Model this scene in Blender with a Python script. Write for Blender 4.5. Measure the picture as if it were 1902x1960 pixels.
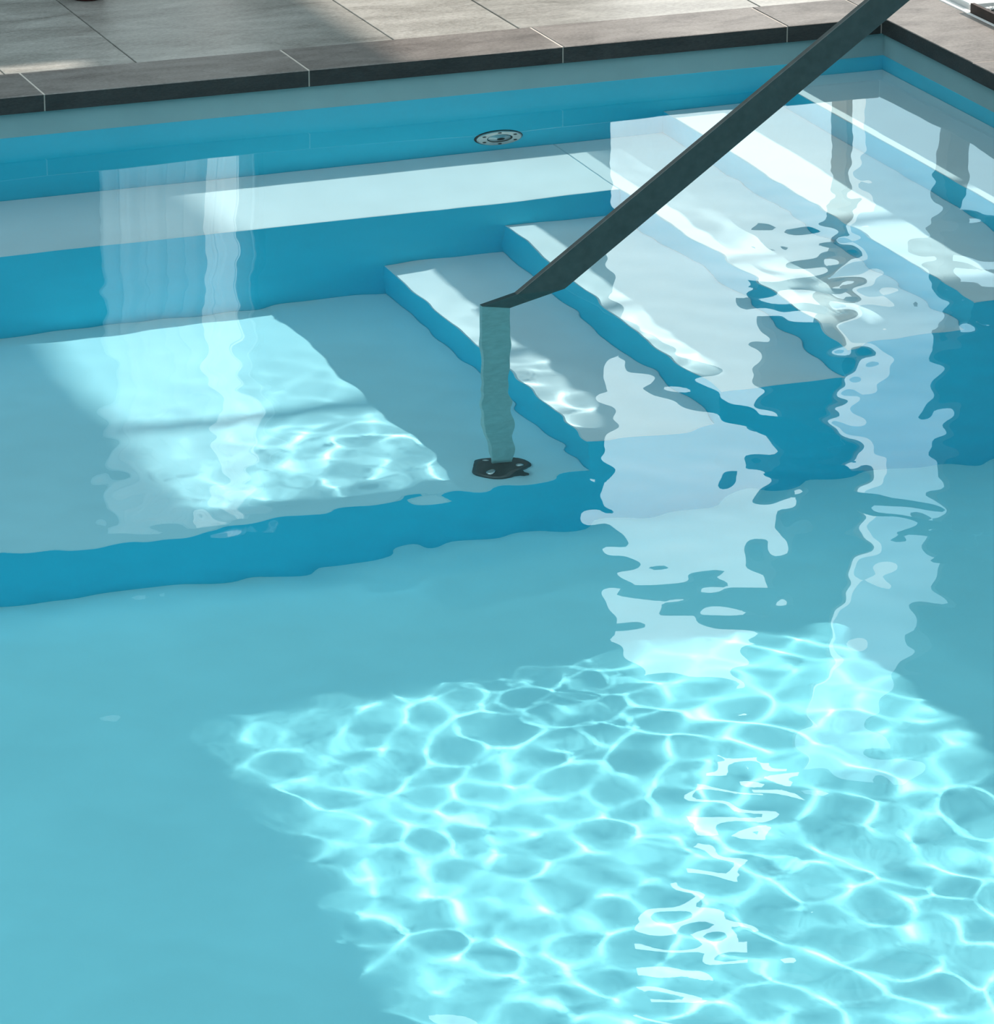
import bpy, bmesh, math, random
import numpy as np
from mathutils import Vector

for o in list(bpy.data.objects):
    bpy.data.objects.remove(o)
random.seed(7)
sc = bpy.context.scene
COL = sc.collection
S = 0.6                      # metres per coping stone; all layout below is in stone lengths

# ------------------------------------------------------------------ camera
F_PX, PITCH, YAW = 8580.85, 0.342295, 0.365594
CAM = Vector((-7.4086, -15.1984, 4.1353))
cd = bpy.data.cameras.new('camera'); cam = bpy.data.objects.new('camera', cd); COL.objects.link(cam)
cd.sensor_fit = 'HORIZONTAL'; cd.sensor_width = 36.0; cd.lens = F_PX / 1902 * 36.0
cd.clip_start = 0.1; cd.clip_end = 300
cam.location = CAM * S
fw = Vector((math.sin(YAW) * math.cos(PITCH), math.cos(YAW) * math.cos(PITCH), -math.sin(PITCH)))
cam.rotation_euler = fw.to_track_quat('-Z', 'Y').to_euler()
sc.camera = cam

# ------------------------------------------------------------------ sky, sun, exposure
w = bpy.data.worlds.new('sky'); sc.world = w; w.use_nodes = True
bg = w.node_tree.nodes['Background']
bg.inputs['Color'].default_value = (0.70, 0.90, 1.0, 1)
bg.inputs['Strength'].default_value = 1.8
sd = bpy.data.lights.new('sun', 'SUN'); sun = bpy.data.objects.new('sun', sd); COL.objects.link(sun)
sd.energy = 9.3; sd.angle = math.radians(0.53); sd.color = (1.0, 0.88, 0.80)
SUN = Vector((-1.56, -0.211, -1.0)).normalized()
sun.rotation_euler = SUN.to_track_quat('-Z', 'Y').to_euler(); sun.location = (6, 1, 6)
sd.cycles.is_caustics_light = True
sc.view_settings.view_transform = 'Standard'; sc.view_settings.look = 'None'
sc.view_settings.exposure = 0.0; sc.view_settings.gamma = 1.0
sc.view_settings.use_curve_mapping = False
cy = sc.cycles
cy.use_denoising = True; cy.denoiser = 'OPENIMAGEDENOISE'
cy.max_bounces = 8; cy.diffuse_bounces = 4; cy.glossy_bounces = 3
cy.transmission_bounces = 6; cy.transparent_max_bounces = 4
cy.caustics_reflective = False; cy.caustics_refractive = True
cy.sample_clamp_indirect = 6.0; cy.sample_clamp_direct = 0.0
cy.use_adaptive_sampling = True; cy.adaptive_threshold = 0.03

# ------------------------------------------------------------------ materials
def nt(name):
    m = bpy.data.materials.new(name); m.use_nodes = True
    t = m.node_tree; b = t.nodes['Principled BSDF']
    return m, t, b
def N(t, kind, **kw):
    n = t.nodes.new(kind)
    for k, v in kw.items():
        if k in n.inputs: n.inputs[k].default_value = v
        else: setattr(n, k, v)
    return n
def plain(name, col, rough=0.5, metal=0.0, spec=0.5, var=0.06, scale=30, bump=0.0):
    m, t, b = nt(name)
    tc = N(t, 'ShaderNodeTexCoord')
    ns = N(t, 'ShaderNodeTexNoise', Scale=scale, Detail=4.0)
    t.links.new(tc.outputs['Object'], ns.inputs['Vector'])
    r = N(t, 'ShaderNodeValToRGB')
    r.color_ramp.elements[0].position = 0.3; r.color_ramp.elements[1].position = 0.7
    r.color_ramp.elements[0].color = [c * (1 - var) for c in col] + [1]
    r.color_ramp.elements[1].color = [min(1, c * (1 + var)) for c in col] + [1]
    t.links.new(ns.outputs['Fac'], r.inputs['Fac'])
    t.links.new(r.outputs['Color'], b.inputs['Base Color'])
    b.inputs['Roughness'].default_value = rough; b.inputs['Metallic'].default_value = metal
    b.inputs['Specular IOR Level'].default_value = spec
    if bump:
        bp = N(t, 'ShaderNodeBump', Strength=bump, Distance=0.002)
        t.links.new(ns.outputs['Fac'], bp.inputs['Height']); t.links.new(bp.outputs['Normal'], b.inputs['Normal'])
    return m
def stone(name, ca, cb, rough, stretch, spec=0.5, bump=0.3):
    m, t, b = nt(name)
    tc = N(t, 'ShaderNodeTexCoord'); oi = N(t, 'ShaderNodeObjectInfo')
    mp = N(t, 'ShaderNodeMapping'); mp.inputs['Scale'].default_value = stretch
    cm = N(t, 'ShaderNodeCombineXYZ')
    ml = N(t, 'ShaderNodeMath', operation='MULTIPLY'); ml.inputs[1].default_value = 37.0
    t.links.new(oi.outputs['Random'], ml.inputs[0])
    t.links.new(ml.outputs[0], cm.inputs['X']); t.links.new(ml.outputs[0], cm.inputs['Y'])
    t.links.new(cm.outputs[0], mp.inputs['Location'])
    t.links.new(tc.outputs['Object'], mp.inputs['Vector'])
    n1 = N(t, 'ShaderNodeTexNoise', Scale=5.0, Detail=8.0, Roughness=0.62, Distortion=0.6)
    n2 = N(t, 'ShaderNodeTexNoise', Scale=90.0, Detail=6.0, Roughness=0.7)
    t.links.new(mp.outputs[0], n1.inputs['Vector']); t.links.new(mp.outputs[0], n2.inputs['Vector'])
    mx = N(t, 'ShaderNodeMath', operation='MULTIPLY_ADD'); mx.inputs[1].default_value = 0.55
    t.links.new(n2.outputs['Fac'], mx.inputs[0])
    m2 = N(t, 'ShaderNodeMath', operation='MULTIPLY'); m2.inputs[1].default_value = 0.5
    t.links.new(n1.outputs['Fac'], m2.inputs[0]); t.links.new(m2.outputs[0], mx.inputs[2])
    r = N(t, 'ShaderNodeValToRGB')
    r.color_ramp.elements[0].position = 0.36; r.color_ramp.elements[1].position = 0.68
    r.color_ramp.elements[0].color = (*ca, 1); r.color_ramp.elements[1].color = (*cb, 1)
    t.links.new(mx.outputs[0], r.inputs['Fac'])
    hv = N(t, 'ShaderNodeHueSaturation')
    mr = N(t, 'ShaderNodeMapRange'); mr.inputs['To Min'].default_value = 0.9; mr.inputs['To Max'].default_value = 1.1
    t.links.new(oi.outputs['Random'], mr.inputs['Value']); t.links.new(mr.outputs[0], hv.inputs['Value'])
    t.links.new(r.outputs['Color'], hv.inputs['Color'])
    t.links.new(hv.outputs['Color'], b.inputs['Base Color'])
    b.inputs['Roughness'].default_value = rough; b.inputs['Specular IOR Level'].default_value = spec
    bp = N(t, 'ShaderNodeBump', Strength=bump, Distance=0.002)
    t.links.new(mx.outputs[0], bp.inputs['Height']); t.links.new(bp.outputs['Normal'], b.inputs['Normal'])
    return m

M = {}
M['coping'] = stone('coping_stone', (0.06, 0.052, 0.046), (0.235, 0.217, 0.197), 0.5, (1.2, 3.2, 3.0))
M['coping_edge'] = stone('coping_stone_edge', (0.012, 0.016, 0.016), (0.045, 0.045, 0.043), 0.6, (1.2, 2.0, 4.0), 0.3)  # darker copy of the coping: shade on its side faces put into colour
M['deck'] = stone('deck_tile', (0.13, 0.125, 0.108), (0.42, 0.412, 0.375), 0.38, (1.0, 2.6, 2.0))
M['grout'] = plain('pale_grout', (0.50, 0.45, 0.39), 0.9)
M['grout_dark'] = plain('dark_grout', (0.06, 0.06, 0.055), 0.9)
M['liner'] = plain('pool_wall_liner', (0.05, 0.71, 0.92), 0.6, spec=0.25, var=0.03, scale=6)  # deeper copy of the liner: shade of upright faces put into colour
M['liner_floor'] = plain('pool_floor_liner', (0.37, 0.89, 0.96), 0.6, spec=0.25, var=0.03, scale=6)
M['liner_tread'] = plain('antislip_tread_liner', (0.70, 0.80, 0.83), 0.6, spec=0.25, var=0.03, scale=6)  # paler copy of the liner: light from above put into the treads
M['liner_landing'] = plain('landing_liner', (0.46, 0.81, 0.88), 0.6, spec=0.25, var=0.03, scale=6)  # landing copy of the liner, its light put into the tone
M['band'] = plain('waterline_band', (0.22, 0.36, 0.37), 0.5, spec=0.3, var=0.04, scale=9)  # wall above the water: its dimmer light put into the liner colour
M['steel'] = plain('dark_steel', (0.075, 0.09, 0.085), 0.42, 0.4, var=0.12, scale=60)
M['steel_light'] = plain('satin_steel', (0.55, 0.57, 0.55), 0.35, 0.85, var=0.1, scale=80)
M['steel_post'] = plain('post_steel', (0.42, 0.55, 0.52), 0.45, 0.1, var=0.1, scale=60)  # paler copy of the rail steel: underwater light put into the post
M['black'] = plain('black_hole', (0.01, 0.015, 0.015), 0.6)
M['slab'] = plain('white_slab', (0.80, 0.79, 0.76), 0.6, var=0.04)
M['edging'] = plain('rusty_edging', (0.045, 0.03, 0.025), 0.6, var=0.3)
M['pebble'] = plain('pebble', (0.62, 0.62, 0.6), 0.25, var=0.25, scale=50)
M['gravel_bed'] = plain('gravel_bed', (0.03, 0.03, 0.03), 0.8)
M['wall_dark'] = plain('dark_facade', (0.045, 0.05, 0.05), 0.7)
M['ceiling'] = plain('roof_soffit', (0.35, 0.34, 0.32), 0.8)
M['outer'] = plain('outer_wall', (0.5, 0.5, 0.48), 0.8)
M['red_glaze'] = plain('red_glaze', (0.10, 0.006, 0.008), 0.2, var=0.4)
M['frame'] = plain('timber_frame', (0.45, 0.25, 0.12), 0.5)
# curtains: cloth that lets part of the light through
for nm, thin in (('curtain', .06), ('sheer', .5)):
    m, t, b = nt(nm + '_cloth')
    b.inputs['Base Color'].default_value = (0.8, 0.8, 0.78, 1); b.inputs['Roughness'].default_value = 0.9
    tr = N(t, 'ShaderNodeBsdfTranslucent', Color=(0.7, 0.72, 0.72, 1)); mx = N(t, 'ShaderNodeMixShader'); mx.inputs[0].default_value = 0.45
    t.links.new(b.outputs[0], mx.inputs[1]); t.links.new(tr.outputs[0], mx.inputs[2])
    tp = N(t, 'ShaderNodeBsdfTransparent'); m2 = N(t, 'ShaderNodeMixShader'); m2.inputs[0].default_value = thin
    t.links.new(mx.outputs[0], m2.inputs[1]); t.links.new(tp.outputs[0], m2.inputs[2])
    t.links.new(m2.outputs[0], t.nodes['Material Output'].inputs['Surface']); M[nm] = m
m, t, b = nt('lamp_diffuser')
b.inputs['Emission Color'].default_value = (1, .97, .92, 1); b.inputs['Emission Strength'].default_value = 4.5; M['lamp'] = m
# water: real refraction
m = bpy.data.materials.new('pool_water'); m.use_nodes = True; t = m.node_tree
t.nodes.remove(t.nodes['Principled BSDF'])
g = N(t, 'ShaderNodeBsdfGlass', Color=(0.86, 0.985, 1.0, 1), Roughness=0.0, IOR=1.333)
t.links.new(g.outputs[0], t.nodes['Material Output'].inputs['Surface']); M['water'] = m

# ------------------------------------------------------------------ helpers
def tag(o, label=None, cat=None, group=None, kind=None):
    if label: o['label'] = label
    if cat: o['category'] = cat
    if group: o['group'] = group
    if kind: o['kind'] = kind
    return o
ORG = {}
def place(o, origin, parent):
    base = ORG.get(parent.name, Vector((0, 0, 0))) if parent else Vector((0, 0, 0))
    ORG[o.name] = Vector(origin)
    o.location = (Vector(origin) - base) * S
    if parent: o.parent = parent
def empty(name, origin):
    o = bpy.data.objects.new(name, None); COL.objects.link(o); o.empty_display_size = 0.1
    place(o, origin, None); return o
def mk(name, verts, faces, mats, parent=None, origin=None, smooth=False, fmat=None, recv=False):
    if origin is None:
        a = np.array(verts, float); mn, mxx = a.min(0), a.max(0)
        origin = ((mn[0] + mxx[0]) / 2, (mn[1] + mxx[1]) / 2, mn[2])
    me = bpy.data.meshes.new(name)
    me.from_pydata([tuple((v[i] - origin[i]) * S for i in range(3)) for v in verts], [], faces)
    for mm in (mats if isinstance(mats, (list, tuple)) else [mats]): me.materials.append(mm)
    if fmat:
        for p_, k in zip(me.polygons, fmat): p_.material_index = k
    if smooth: me.shade_smooth()
    me.update()
    o = bpy.data.objects.new(name, me); COL.objects.link(o); place(o, origin, parent)
    if recv: o.cycles.is_caustics_receiver = True
    return o
def box(x0, x1, y0, y1, z0, z1):
    v = [(x, y, z) for z in (z0, z1) for y in (y0, y1) for x in (x0, x1)]
    f = [(0, 2, 3, 1), (4, 5, 7, 6), (0, 1, 5, 4), (2, 6, 7, 3), (0, 4, 6, 2), (1, 3, 7, 5)]
    return v, f      # bottom, top, -y, +y, -x, +x
def bbox(x0, x1, y0, y1, z0, z1, b):
    """box with chamfered top edges"""
    v = [(x0, y0, z0), (x1, y0, z0), (x1, y1, z0), (x0, y1, z0),
         (x0, y0, z1 - b), (x1, y0, z1 - b), (x1, y1, z1 - b), (x0, y1, z1 - b),
         (x0 + b, y0 + b, z1), (x1 - b, y0 + b, z1), (x1 - b, y1 - b, z1), (x0 + b, y1 - b, z1)]
    f = [(3, 2, 1, 0), (0, 1, 5, 4), (1, 2, 6, 5), (2, 3, 7, 6), (3, 0, 4, 7),
         (4, 5, 9, 8), (5, 6, 10, 9), (6, 7, 11, 10), (7, 4, 8, 11), (8, 9, 10, 11)]
    return v, f
def mkbox(name, dims, mat, parent=None, bev=0, **kw):
    v, f = bbox(*dims, bev) if bev else box(*dims)
    return mk(name, v, f, mat, parent, **kw)
def join(parts):
    V, Fc = [], []
    for v, f in parts:
        n = len(V); V += v; Fc += [tuple(i + n for i in q) for q in f]
    return V, Fc
def disc(c, axis, r0, r1, h, n=40, dome=0.0):
    """ring/disc solid: axis 'y' faces -y, axis 'z' faces +z; r0 inner radius (0 = full)"""
    def P(r, a, d):
        if axis == 'y': return (c[0] + r * math.cos(a), c[1] - d, c[2] + r * math.sin(a))
        return (c[0] + r * math.cos(a), c[1] + r * math.sin(a), c[2] + d)
    v, f = [], []
    rings = [(r1, 0), (r1, h * .7), (r1 - h * .5, h)]
    rings += [(r0, h + dome), (r0, 0)] if r0 > 0 else [(r1 * .5, h + dome * .7), (r1 * .05, h + dome)]
    for r, d in rings:
        v += [P(r, 2 * math.pi * k / n, d) for k in range(n)]
    for i in range(len(rings) - 1):
        for k in range(n):
            q = (i * n + k, i * n + (k + 1) % n, (i + 1) * n + (k + 1) % n, (i + 1) * n + k)
            f.append(q if axis == 'z' else q[::-1])
    if r0 <= 0:
        q = tuple(range((len(rings) - 1) * n, len(rings) * n)); f.append(q if axis == 'z' else q[::-1])
    return v, f

# ------------------------------------------------------------------ pool measures (in stone lengths)
OV, WI, ZT, ZB = 0.0206, 0.3363, 0.1545, 0.0914
DA, RI, A0, TR = 0.2053, 0.2921, 0.4633, 0.4505
BW, PF, FL = 0.6604, 2.6005, 2.0641
XR, YR = 1.55, -2.66                        # unseen recess added right of the steps so sunlight reaches the floor
XL, YF = -13.0, -11.0                       # far ends of the basin, out of view
zt = [-(DA + i * RI) for i in range(6)]
xe = [-(A0 + i * TR) for i in range(5)]

# ------------------------------------------------------------------ structure: basin
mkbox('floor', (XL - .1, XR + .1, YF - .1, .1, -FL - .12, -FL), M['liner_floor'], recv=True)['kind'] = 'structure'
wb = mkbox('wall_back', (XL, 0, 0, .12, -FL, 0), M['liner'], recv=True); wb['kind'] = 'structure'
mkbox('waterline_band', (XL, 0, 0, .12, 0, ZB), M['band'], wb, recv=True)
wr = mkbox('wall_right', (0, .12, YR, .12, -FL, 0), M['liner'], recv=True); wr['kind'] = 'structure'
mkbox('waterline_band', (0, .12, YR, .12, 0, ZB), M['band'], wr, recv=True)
w3 = mkbox('trim_3', (.12, XR + .12, YR, YR + .12, -FL, ZB), M['liner'], recv=True); w3['kind'] = 'structure'  # wall of the added recess, out of view
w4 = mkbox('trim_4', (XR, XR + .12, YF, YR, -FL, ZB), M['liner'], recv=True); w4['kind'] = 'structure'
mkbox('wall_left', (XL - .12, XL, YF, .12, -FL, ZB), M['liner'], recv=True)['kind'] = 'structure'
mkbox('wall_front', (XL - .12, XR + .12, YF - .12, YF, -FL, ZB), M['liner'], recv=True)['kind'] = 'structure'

# ------------------------------------------------------------------ deck and coping
ZD = ZT - 0.004
dk = empty('deck', (-3, 1.6, ZD - 0.12)); dk['kind'] = 'structure'
mkbox('bedding', (XL - 2, 0.32, WI - OV + .004, 3.3, ZD - .11, ZD - .012), M['grout_dark'], dk)
J = 0.005
xs = []
x = -1.376
edges = [1.13, 0.128, -0.374, -1.376, -1.881, -2.886, -3.386, -4.389, -4.894, -5.9, -6.4, -7.4, -7.9, -8.9]
for i in range(len(edges) - 1):
    a, b_ = edges[i + 1], edges[i]
    b_ = min(b_, 0.325)
    if b_ <= a: continue
    for y0, y1 in ((WI - OV + .012, 2.3), (2.3, 3.3)):
        mkbox('tile', (a + J / 2, b_ - J / 2, y0, y1 - J, ZD - .03, ZD + random.uniform(-.0012, .0012)), M['deck'], dk, bev=.0015)
cp = empty('trim_1', (-3, .15, ZB)); cp['kind'] = 'structure'
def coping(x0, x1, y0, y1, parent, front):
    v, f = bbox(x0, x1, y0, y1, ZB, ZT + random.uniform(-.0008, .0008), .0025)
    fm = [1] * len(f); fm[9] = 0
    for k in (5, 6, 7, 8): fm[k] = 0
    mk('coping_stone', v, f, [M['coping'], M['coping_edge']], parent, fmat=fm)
G = 0.006
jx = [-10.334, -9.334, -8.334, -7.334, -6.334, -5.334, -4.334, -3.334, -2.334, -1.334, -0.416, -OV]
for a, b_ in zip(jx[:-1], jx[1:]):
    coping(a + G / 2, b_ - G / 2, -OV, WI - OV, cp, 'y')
gv = [box(a - G / 2 - .001, a + G / 2 + .001, -OV + .0035, WI - OV - .001, ZB + .001, ZT - .0022) for a in jx]
mk('grout', *join(gv), M['grout'], cp)
cr = empty('trim_2', (.15, -3, ZB)); cr['kind'] = 'structure'
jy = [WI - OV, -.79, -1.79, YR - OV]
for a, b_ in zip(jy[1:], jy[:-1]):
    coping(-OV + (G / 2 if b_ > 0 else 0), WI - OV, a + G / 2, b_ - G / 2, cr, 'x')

gv = [box(-OV + .0035, WI - OV - .001, a - G / 2 - .001, a + G / 2 + .001, ZB + .001, ZT - .0022) for a in jy[1:]]
mk('grout', *join(gv), M['grout'], cr)

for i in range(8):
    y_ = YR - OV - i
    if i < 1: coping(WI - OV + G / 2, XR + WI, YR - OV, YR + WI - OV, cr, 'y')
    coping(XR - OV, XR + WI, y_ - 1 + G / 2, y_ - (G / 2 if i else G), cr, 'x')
# right-hand terrace: white slab step, gravel bed with steel edging
ds = empty('paving', (2, 1.6, ZD - .1)); ds['kind'] = 'structure'
mkbox('bedding', (.33, 7.5, YR + WI, 3.3, ZD - .11, ZD - .02), M['grout_dark'], ds)
mkbox('bedding', (XR + WI + .01, 7.5, YF - 1, YR + WI - .005, ZD - .11, ZD - .02), M['grout_dark'], ds)
mkbox('border_strip', (.322, .352, -.045, 3.3, ZD - .02, ZT - .001), M['slab'], ds, bev=.002)
mkbox('tile', (.362, 3.6, .0, 3.3, ZD - .02, ZT + .018), M['slab'], ds, bev=.004)
mkbox('tile', (3.61, 7.5, .0, 3.3, ZD - .02, ZT + .018), M['slab'], ds, bev=.004)
yy = -.05
mkbox('border_strip', (.322, .339, YR + WI, -.05, ZD - .02, ZT - .003), M['slab'], ds, bev=.002)
mkbox('tile', (1.9, 7.5, YF - 1, -.02, ZD - .02, ZT), M['slab'], ds, bev=.004)
mkbox('low_wall', (2.2, 2.5, YF - 1, YR + .2, ZT, 1.565), M['slab'], ds)  # unseen wall added to shade the pool floor on the right
gb = empty('gravel_bed', (1.1, -3, ZD - .02))
tag(gb, 'strip of glossy black and white pebbles behind a dark steel edging at the right deck', 'gravel bed')
mkbox('edging', (.340, .356, YR + WI, -.055, ZD - .02, ZT + .034), M['edging'], gb)
mkbox('bedding', (.357, 1.88, YR + WI, -.03, ZD - .02, ZD - .004), M['gravel_bed'], gb)
rs = random.Random(3); pv = []
def pebble(cx, cy_, cz, r):
    v, f = [], []
    n = 6
    sx, sy, sz = (r * rs.uniform(.7, 1.3) for _ in range(3)); ph = rs.random() * 6
    v.append((cx, cy_, cz + sz * .7))
    for zz, rr in ((.45, .72), (0, 1), (-.45, .7)):
        v += [(cx + sx * rr * math.cos(ph + k * math.tau / n), cy_ + sy * rr * math.sin(ph + k * math.tau / n), cz + sz * .7 * zz) for k in range(n)]
    f += [(0, 1 + k, 1 + (k + 1) % n) for k in range(n)]
    for i in (0, 1): f += [(1 + i * n + k, 1 + (i + 1) * n + k, 1 + (i + 1) * n + (k + 1) % n, 1 + i * n + (k + 1) % n) for k in range(n)]
    return v, f
wh, bk = [], []
for i in range(2600):
    x_, y_ = rs.uniform(.37, 1.3), -.06 - 1.6 * rs.random()
    (wh if rs.random() < .58 else bk).append(pebble(x_, y_, ZD + .008 + rs.random() * .012, rs.uniform(.009, .017)))
tag(mk('pebbles', *join(wh), M['pebble'], gb), kind='stuff')
tag(mk('pebbles', *join(bk), M['black'], gb), kind='stuff')

# ------------------------------------------------------------------ steps, landing, bench
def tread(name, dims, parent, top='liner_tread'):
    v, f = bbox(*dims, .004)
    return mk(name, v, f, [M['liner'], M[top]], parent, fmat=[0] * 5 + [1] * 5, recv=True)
st = empty('pool_steps', (-1.2, -1.3, -FL))
tag(st, 'broad submerged pool steps with sunlit treads going down from the right wall to the landing', 'steps')
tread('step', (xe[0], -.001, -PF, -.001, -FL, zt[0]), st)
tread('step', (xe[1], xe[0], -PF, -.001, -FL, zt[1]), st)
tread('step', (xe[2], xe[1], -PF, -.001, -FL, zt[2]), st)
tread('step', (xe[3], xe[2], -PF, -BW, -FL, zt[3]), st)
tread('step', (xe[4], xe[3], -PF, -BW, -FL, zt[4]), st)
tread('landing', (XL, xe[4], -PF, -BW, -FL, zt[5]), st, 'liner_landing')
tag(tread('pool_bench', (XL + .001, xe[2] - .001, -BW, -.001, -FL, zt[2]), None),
    'long submerged bench ledge running along the far pool wall', 'bench')

# ------------------------------------------------------------------ handrail
hr = empty('handrail', (-2.53, -2.447, zt[5]))
tag(hr, 'dark flat bar stainless handrail slanting down into the water onto the landing', 'handrail')
Y0, Y1 = -2.46, -2.435
def ext(poly, y0=Y0, y1=Y1, b=.002):
    """extrude an x-z polygon along y with a small chamfer on both faces"""
    n = len(poly); c = np.mean(poly, 0)
    def ins(p_):
        i = poly.index(p_); a = np.array(poly[i - 1]) - p_; d = np.array(poly[(i + 1) % n]) - p_
        a = a / np.linalg.norm(a); d = d / np.linalg.norm(d); q = a + d
        if np.linalg.norm(q) < 1e-6: return p_
        s_ = 1 if np.dot(q, c - np.array(p_)) > 0 else 1
        return tuple(np.array(p_) + q / np.linalg.norm(q) * b * s_)
    inn = [ins(p_) for p_ in poly]
    v = [(p_[0], y0, p_[1]) for p_ in inn] + [(p_[0], y0 + b, p_[1]) for p_ in poly] + \
        [(p_[0], y1 - b, p_[1]) for p_ in poly] + [(p_[0], y1, p_[1]) for p_ in inn]
    f = [tuple(range(n)), tuple(range(4 * n - 1, 3 * n - 1, -1))]
    for j in range(3):
        f += [(j * n + k, (j + 1) * n + k, (j + 1) * n + (k + 1) % n, j * n + (k + 1) % n) for k in range(n)]
    return v, f
K = .706
topz = lambda x: K * (x + 2.466)
lowz = lambda x: K * (x + 2.302)
mk('rail_bar', *ext([(-2.582, topz(-2.582)), (-2.487, lowz(-2.487)), (-.19, lowz(-.19)), (-.15, topz(-.15))]), M['steel'], hr, recv=True)
mk('rail_bar', *ext([(-.15, topz(-.15)), (-.19, lowz(-.19)), (.16, lowz(-.19)), (.245, topz(-.15))]), M['steel'], hr)
mk('post', *ext([(-2.582, zt[5] + .02), (-2.487, zt[5] + .02), (-2.487, lowz(-2.487)), (-2.582, topz(-2.582))]), M['steel_post'], hr, recv=True)
mk('post', *ext([(.16, ZT + .02), (.245, ZT + .02), (.245, topz(-.15)), (.16, lowz(-.19))]), M['steel'], hr)
for cx, cz in ((-2.5345, zt[5]), (.2025, ZT)):
    fl = mk('base_flange', *disc((cx, -2.447, cz), 'z', 0, .115, .022, 36), M['steel'], hr, smooth=False, recv=True)
    for k in range(4):
        a = math.pi / 4 + k * math.pi / 2
        mk('bolt', *disc((cx + .082 * math.cos(a), -2.447 + .082 * math.sin(a), cz + .021), 'z', 0, .014, .01, 10), M['steel_light'], fl, recv=True)

# ------------------------------------------------------------------ wall inlet
C0 = (-1.588, 0, -.626)
ij = empty('wall_inlet', C0)
tag(ij, 'round stainless inlet fitting with screws on the far underwater wall', 'pool inlet')
mk('gasket', *disc(C0, 'y', .05, .098, .004, 40), M['black'], ij, recv=True)
mk('cover_ring', *disc((C0[0], -.004, C0[2]), 'y', .052, .092, .012, 40), M['steel_light'], ij, recv=True)
mk('nozzle', *disc((C0[0], -.003, C0[2]), 'y', .016, .046, .012, 32, dome=.012), M['steel_light'], ij, recv=True)
mk('nozzle_hole', *disc((C0[0], -.002, C0[2]), 'y', 0, .017, .006, 20), M['black'], ij, recv=True)
for k in range(6):
    a = math.pi / 6 + k * math.pi / 3
    mk('screw', *disc((C0[0] + .072 * math.cos(a), -.0155, C0[2] + .072 * math.sin(a)), 'y', 0, .008, .003, 10), M['black'], ij, recv=True)

# ------------------------------------------------------------------ water surface
def axis(segs):
    out = []
    for a, b_, d in segs:
        n = max(1, int(round(abs(b_ - a) / d))); out += list(np.linspace(a, b_, n, endpoint=False))
    return np.array(out + [segs[-1][1]])
gx = axis([(XL - .02, -6.2, .25), (-6.2, .02, .0165), (.02, XR + .02, .02)])
gy = axis([(YF - .02, -8.4, .12), (-8.4, .02, .0165)])
X, Y = np.meshgrid(gx, gy)
rng = np.random.default_rng(11)
def waves(lam, n, spread=None, main=0.0):
    h = np.zeros_like(X)
    for i in range(n):
        l = lam * rng.uniform(.72, 1.4); k = 2 * math.pi / l
        th = rng.uniform(0, 2 * math.pi) if spread is None else main + rng.normal() * spread
        h += np.sin(k * (X * math.cos(th) + Y * math.sin(th)) + rng.uniform(0, 6.28)) / k
    return h * math.sqrt(2.0 / n)          # rms slope 1
def G2(cx, cy_, sx, sy):
    return np.exp(-((X - cx) / sx) ** 2 - ((Y - cy_) / sy) ** 2)
near = 1 / (1 + np.exp((Y + 3.2) / .55))          # grows towards the camera
h = waves(1.6, 14) * (.003 + .012 * near)
mid = 1 / (1 + np.exp((Y + 1.7) / .4))
h += waves(.62, 26) * (.0012 + .004 * mid + .005 * near + .010 * G2(-1.2, -2.3, .9, .9))
h += waves(.17, 44) * (.0003 + .002 * mid + .0105 * near * (1 - .55 * G2(-4.6, -5.6, 1.3, 1.8)) + .016 * G2(-1.3, -2.6, .7, .9))
h += waves(.11, 50) * (.0001 + .010 * G2(-1.25, -1.9, .45, .45) + .035 * G2(-1.15, -3.5, .22, .5)
                       + .012 * G2(-3.8, -4.1, .9, .25) + .0035 * near)
H = h.ravel()
ny, nx = X.shape
me = bpy.data.meshes.new('pool_water')
co = np.stack([X.ravel() * S, Y.ravel() * S, H * S], 1).astype(np.float32)
ii = (np.arange(ny - 1)[:, None] * nx + np.arange(nx - 1)[None, :]).ravel()
keep = ~((X.ravel()[ii] > .3) & (Y.ravel()[ii] > YR)); ii = ii[keep]
fc = np.stack([ii, ii + 1, ii + nx + 1, ii + nx], 1).astype(np.int32)
me.vertices.add(len(co)); me.vertices.foreach_set('co', co.ravel())
me.loops.add(fc.size); me.loops.foreach_set('vertex_index', fc.ravel())
me.polygons.add(len(fc)); me.polygons.foreach_set('loop_start', np.arange(0, fc.size, 4, dtype=np.int32))
me.update(calc_edges=True); me.validate()
me.shade_smooth(); me.materials.append(M['water'])
wo = bpy.data.objects.new('pool_water', me); COL.objects.link(wo)
wo.cycles.is_caustics_caster = True
tag(wo, 'clear rippled turquoise water filling the pool, with caustics and reflections', 'water', kind='stuff')

# ------------------------------------------------------------------ pavilion round the pool (seen in the reflections, lets the sun in)
RH, RX = 5.6, 6.54
def struct(name, dims, mat, parent=None):
    o = mkbox(name, dims, mat, parent)
    if not parent: o['kind'] = 'structure'
    return o
FY0, FY1 = 3.0, 3.12
fa = empty('facade', (-2, 3.06, ZD)); fa['kind'] = 'structure'
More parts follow.
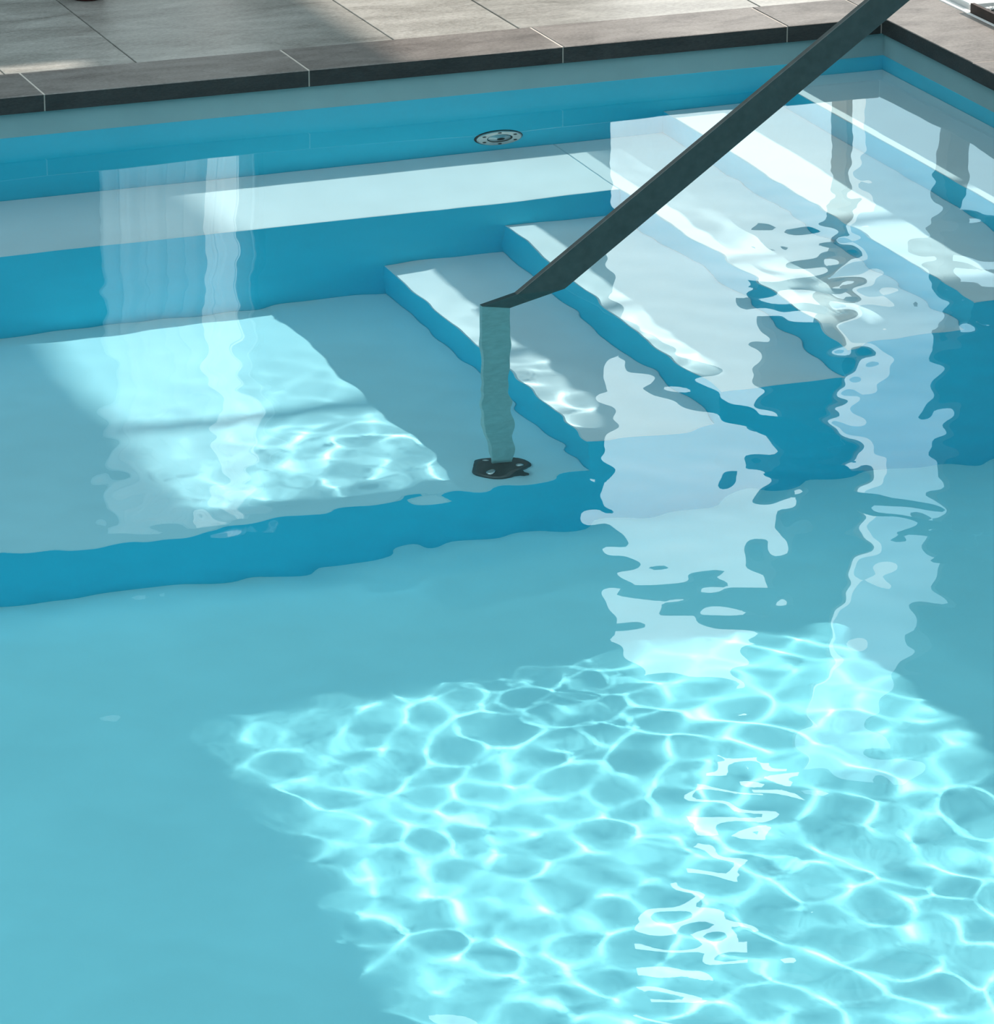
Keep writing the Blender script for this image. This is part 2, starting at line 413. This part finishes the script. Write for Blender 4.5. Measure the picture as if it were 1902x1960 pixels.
# openings: x0, x1, z0, z1
ops = [(-2.28, -1.62, ZD, 2.9), (-1.565, -1.54, ZD, 2.5), (.10, .92, ZD, 3.5), (.92, 1.28, ZD, 1.9), (1.28, 1.84, ZD, 4.5), (1.95, 4.6, ZD, 1.75),
       (-6.2, -4.6, ZD, 2.9)]
hi = [(.55, .98, 4.26, 4.42), (.82, 1.20, 4.62, 4.92), (.42, .92, 5.04, 5.16)]
def wall_pieces(x0, x1, z0, z1, holes):
    xs_ = sorted({x0, x1, *[h_[0] for h_ in holes], *[h_[1] for h_ in holes]})
    out = []
    for a, b_ in zip(xs_[:-1], xs_[1:]):
        hs = sorted([(h_[2], h_[3]) for h_ in holes if h_[0] <= a + 1e-6 and h_[1] >= b_ - 1e-6])
        z = z0
        for p0_, p1_ in hs:
            if p0_ > z + 1e-6: out.append((a, b_, FY0, FY1, z, p0_))
            z = max(z, p1_)
        if z < z1 - 1e-6: out.append((a, b_, FY0, FY1, z, z1))
    return out
mk('panel', *join([box(*d_) for d_ in wall_pieces(XL - 2, RX + .5, ZD, RH, ops)]), M['wall_dark'], fa)
mkbox('window_frame', (1.265, 1.295, 2.97, 3.13, ZD, 4.5), M['frame'], fa)
for i, (x0, x1, z0, z1) in enumerate(hi):  # added glowing panels that make bright shapes in the water reflection
    lm = empty('wall_lamp', ((x0 + x1) / 2, 2.98, z0))
    tag(lm, ['lit slim wall lamp, lowest of three above the right opening', 'lit square wall lamp, middle of three above the right opening',
             'lit long wall lamp, topmost of three under the soffit'][i], 'lamp', 'wall lamps over the right opening')
    mkbox('housing', (x0 - .02, x1 + .02, 2.96, 2.999, z0 - .02, z1 + .02), M['steel'], lm)
    mkbox('diffuser', (x0, x1, 2.945, 2.96, z0, z1), M['lamp'], lm)
# two curtains in the left opening: a dense one and a sheer one
def curtain(x0, x1, mat, label, ph, nf):
    nfx, nfz = 60, 4; vx = []
    for j in range(nfz + 1):
        for i in range(nfx + 1):
            u = i / nfx
            vx.append((x0 + (x1 - x0) * u, 2.9 + .045 * math.sin(u * nf + ph + .8 * math.sin(u * 9)) + .015 * math.sin(u * nf * 2.3), ZD + .02 + (2.85 - ZD) * j / nfz))
    fx = [(j * (nfx + 1) + i, j * (nfx + 1) + i + 1, (j + 1) * (nfx + 1) + i + 1, (j + 1) * (nfx + 1) + i) for j in range(nfz) for i in range(nfx)]
    tag(mk('curtain', vx, fx, mat, smooth=True), label, 'curtain')
curtain(-2.32, -1.85, M['curtain'], 'dense pale folded curtain, left half of the left opening', 0, 30)
curtain(-1.86, -1.61, M['sheer'], 'thin sheer curtain, right half of the left opening', 1, 18)
rf = empty('roof', (-2, -4, RH)); rf['kind'] = 'structure'
mk('soffit', *join([box(-.6, RX, YF - 1, 1.48, RH, RH + .12), box(-.6, RX, 1.61, 3.12, RH, RH + .12),
                    box(-.6, 4.5, 1.48, 1.61, RH, RH + .12), box(5.6, RX, 1.48, 1.61, RH, RH + .12)]), M['ceiling'], rf)  # slot added in the roof to throw a bright streak on the deck
mkbox('canopy', (RX, 17, -2.22, -1.10, RH, RH + .12), M['ceiling'], rf)
mkbox('beam', (RX, 17, -.40, -.31, RH, RH + .12), M['ceiling'], rf)
struct('outer_wall_front', (XL - 2, 12, -19.2, -19, -.3, 9), M['wall_dark'])  # unseen dark wall added to cut light from behind the camera
gw = [(-3.0, 3.6, -.2), (6.0, 12.6, -.2), (6.0, 12.6, 9.5), (-3.0, 3.6, 9.5), (-3.1, 3.8, -.2), (5.9, 12.8, -.2), (5.9, 12.8, 9.5), (-3.1, 3.8, 9.5)]
mk('house_wall', gw, [(0, 1, 2, 3), (7, 6, 5, 4), (0, 4, 5, 1), (1, 5, 6, 2), (2, 6, 7, 3), (3, 7, 4, 0)], M['slab'])['kind'] = 'structure'  # white wall added to catch sun and brighten the reflected openings
struct('outer_wall_left', (XL - 2.2, XL - 2, YF - 1, 3.2, ZD - .1, 9), M['wall_dark'])  # unseen dark wall added to cut low light from the left

# dark red pot whose foot just enters the frame at the top left
PX, PY = -2.765, 1.405
prof = [(.0, 0), (.06, 0), (.066, .008), (.072, .03), (.10, .10), (.125, .19), (.128, .26), (.115, .30), (.122, .31), (.118, .315), (.106, .30), (.10, .2), (.0, .19)]
n = 40; v = []; f = []
for r_, z_ in prof:
    v += [(PX + max(r_, .001) * math.cos(k * math.tau / n), PY + max(r_, .001) * math.sin(k * math.tau / n), ZD + z_ + .0015) for k in range(n)]
for i in range(len(prof) - 1):
    f += [(i * n + k, i * n + (k + 1) % n, (i + 1) * n + (k + 1) % n, (i + 1) * n + k) for k in range(n)]
tag(mk('glazed_pot', v, f, M['red_glaze'], smooth=True), 'dark red glazed pot on the grey deck, only its round foot in frame', 'pot')
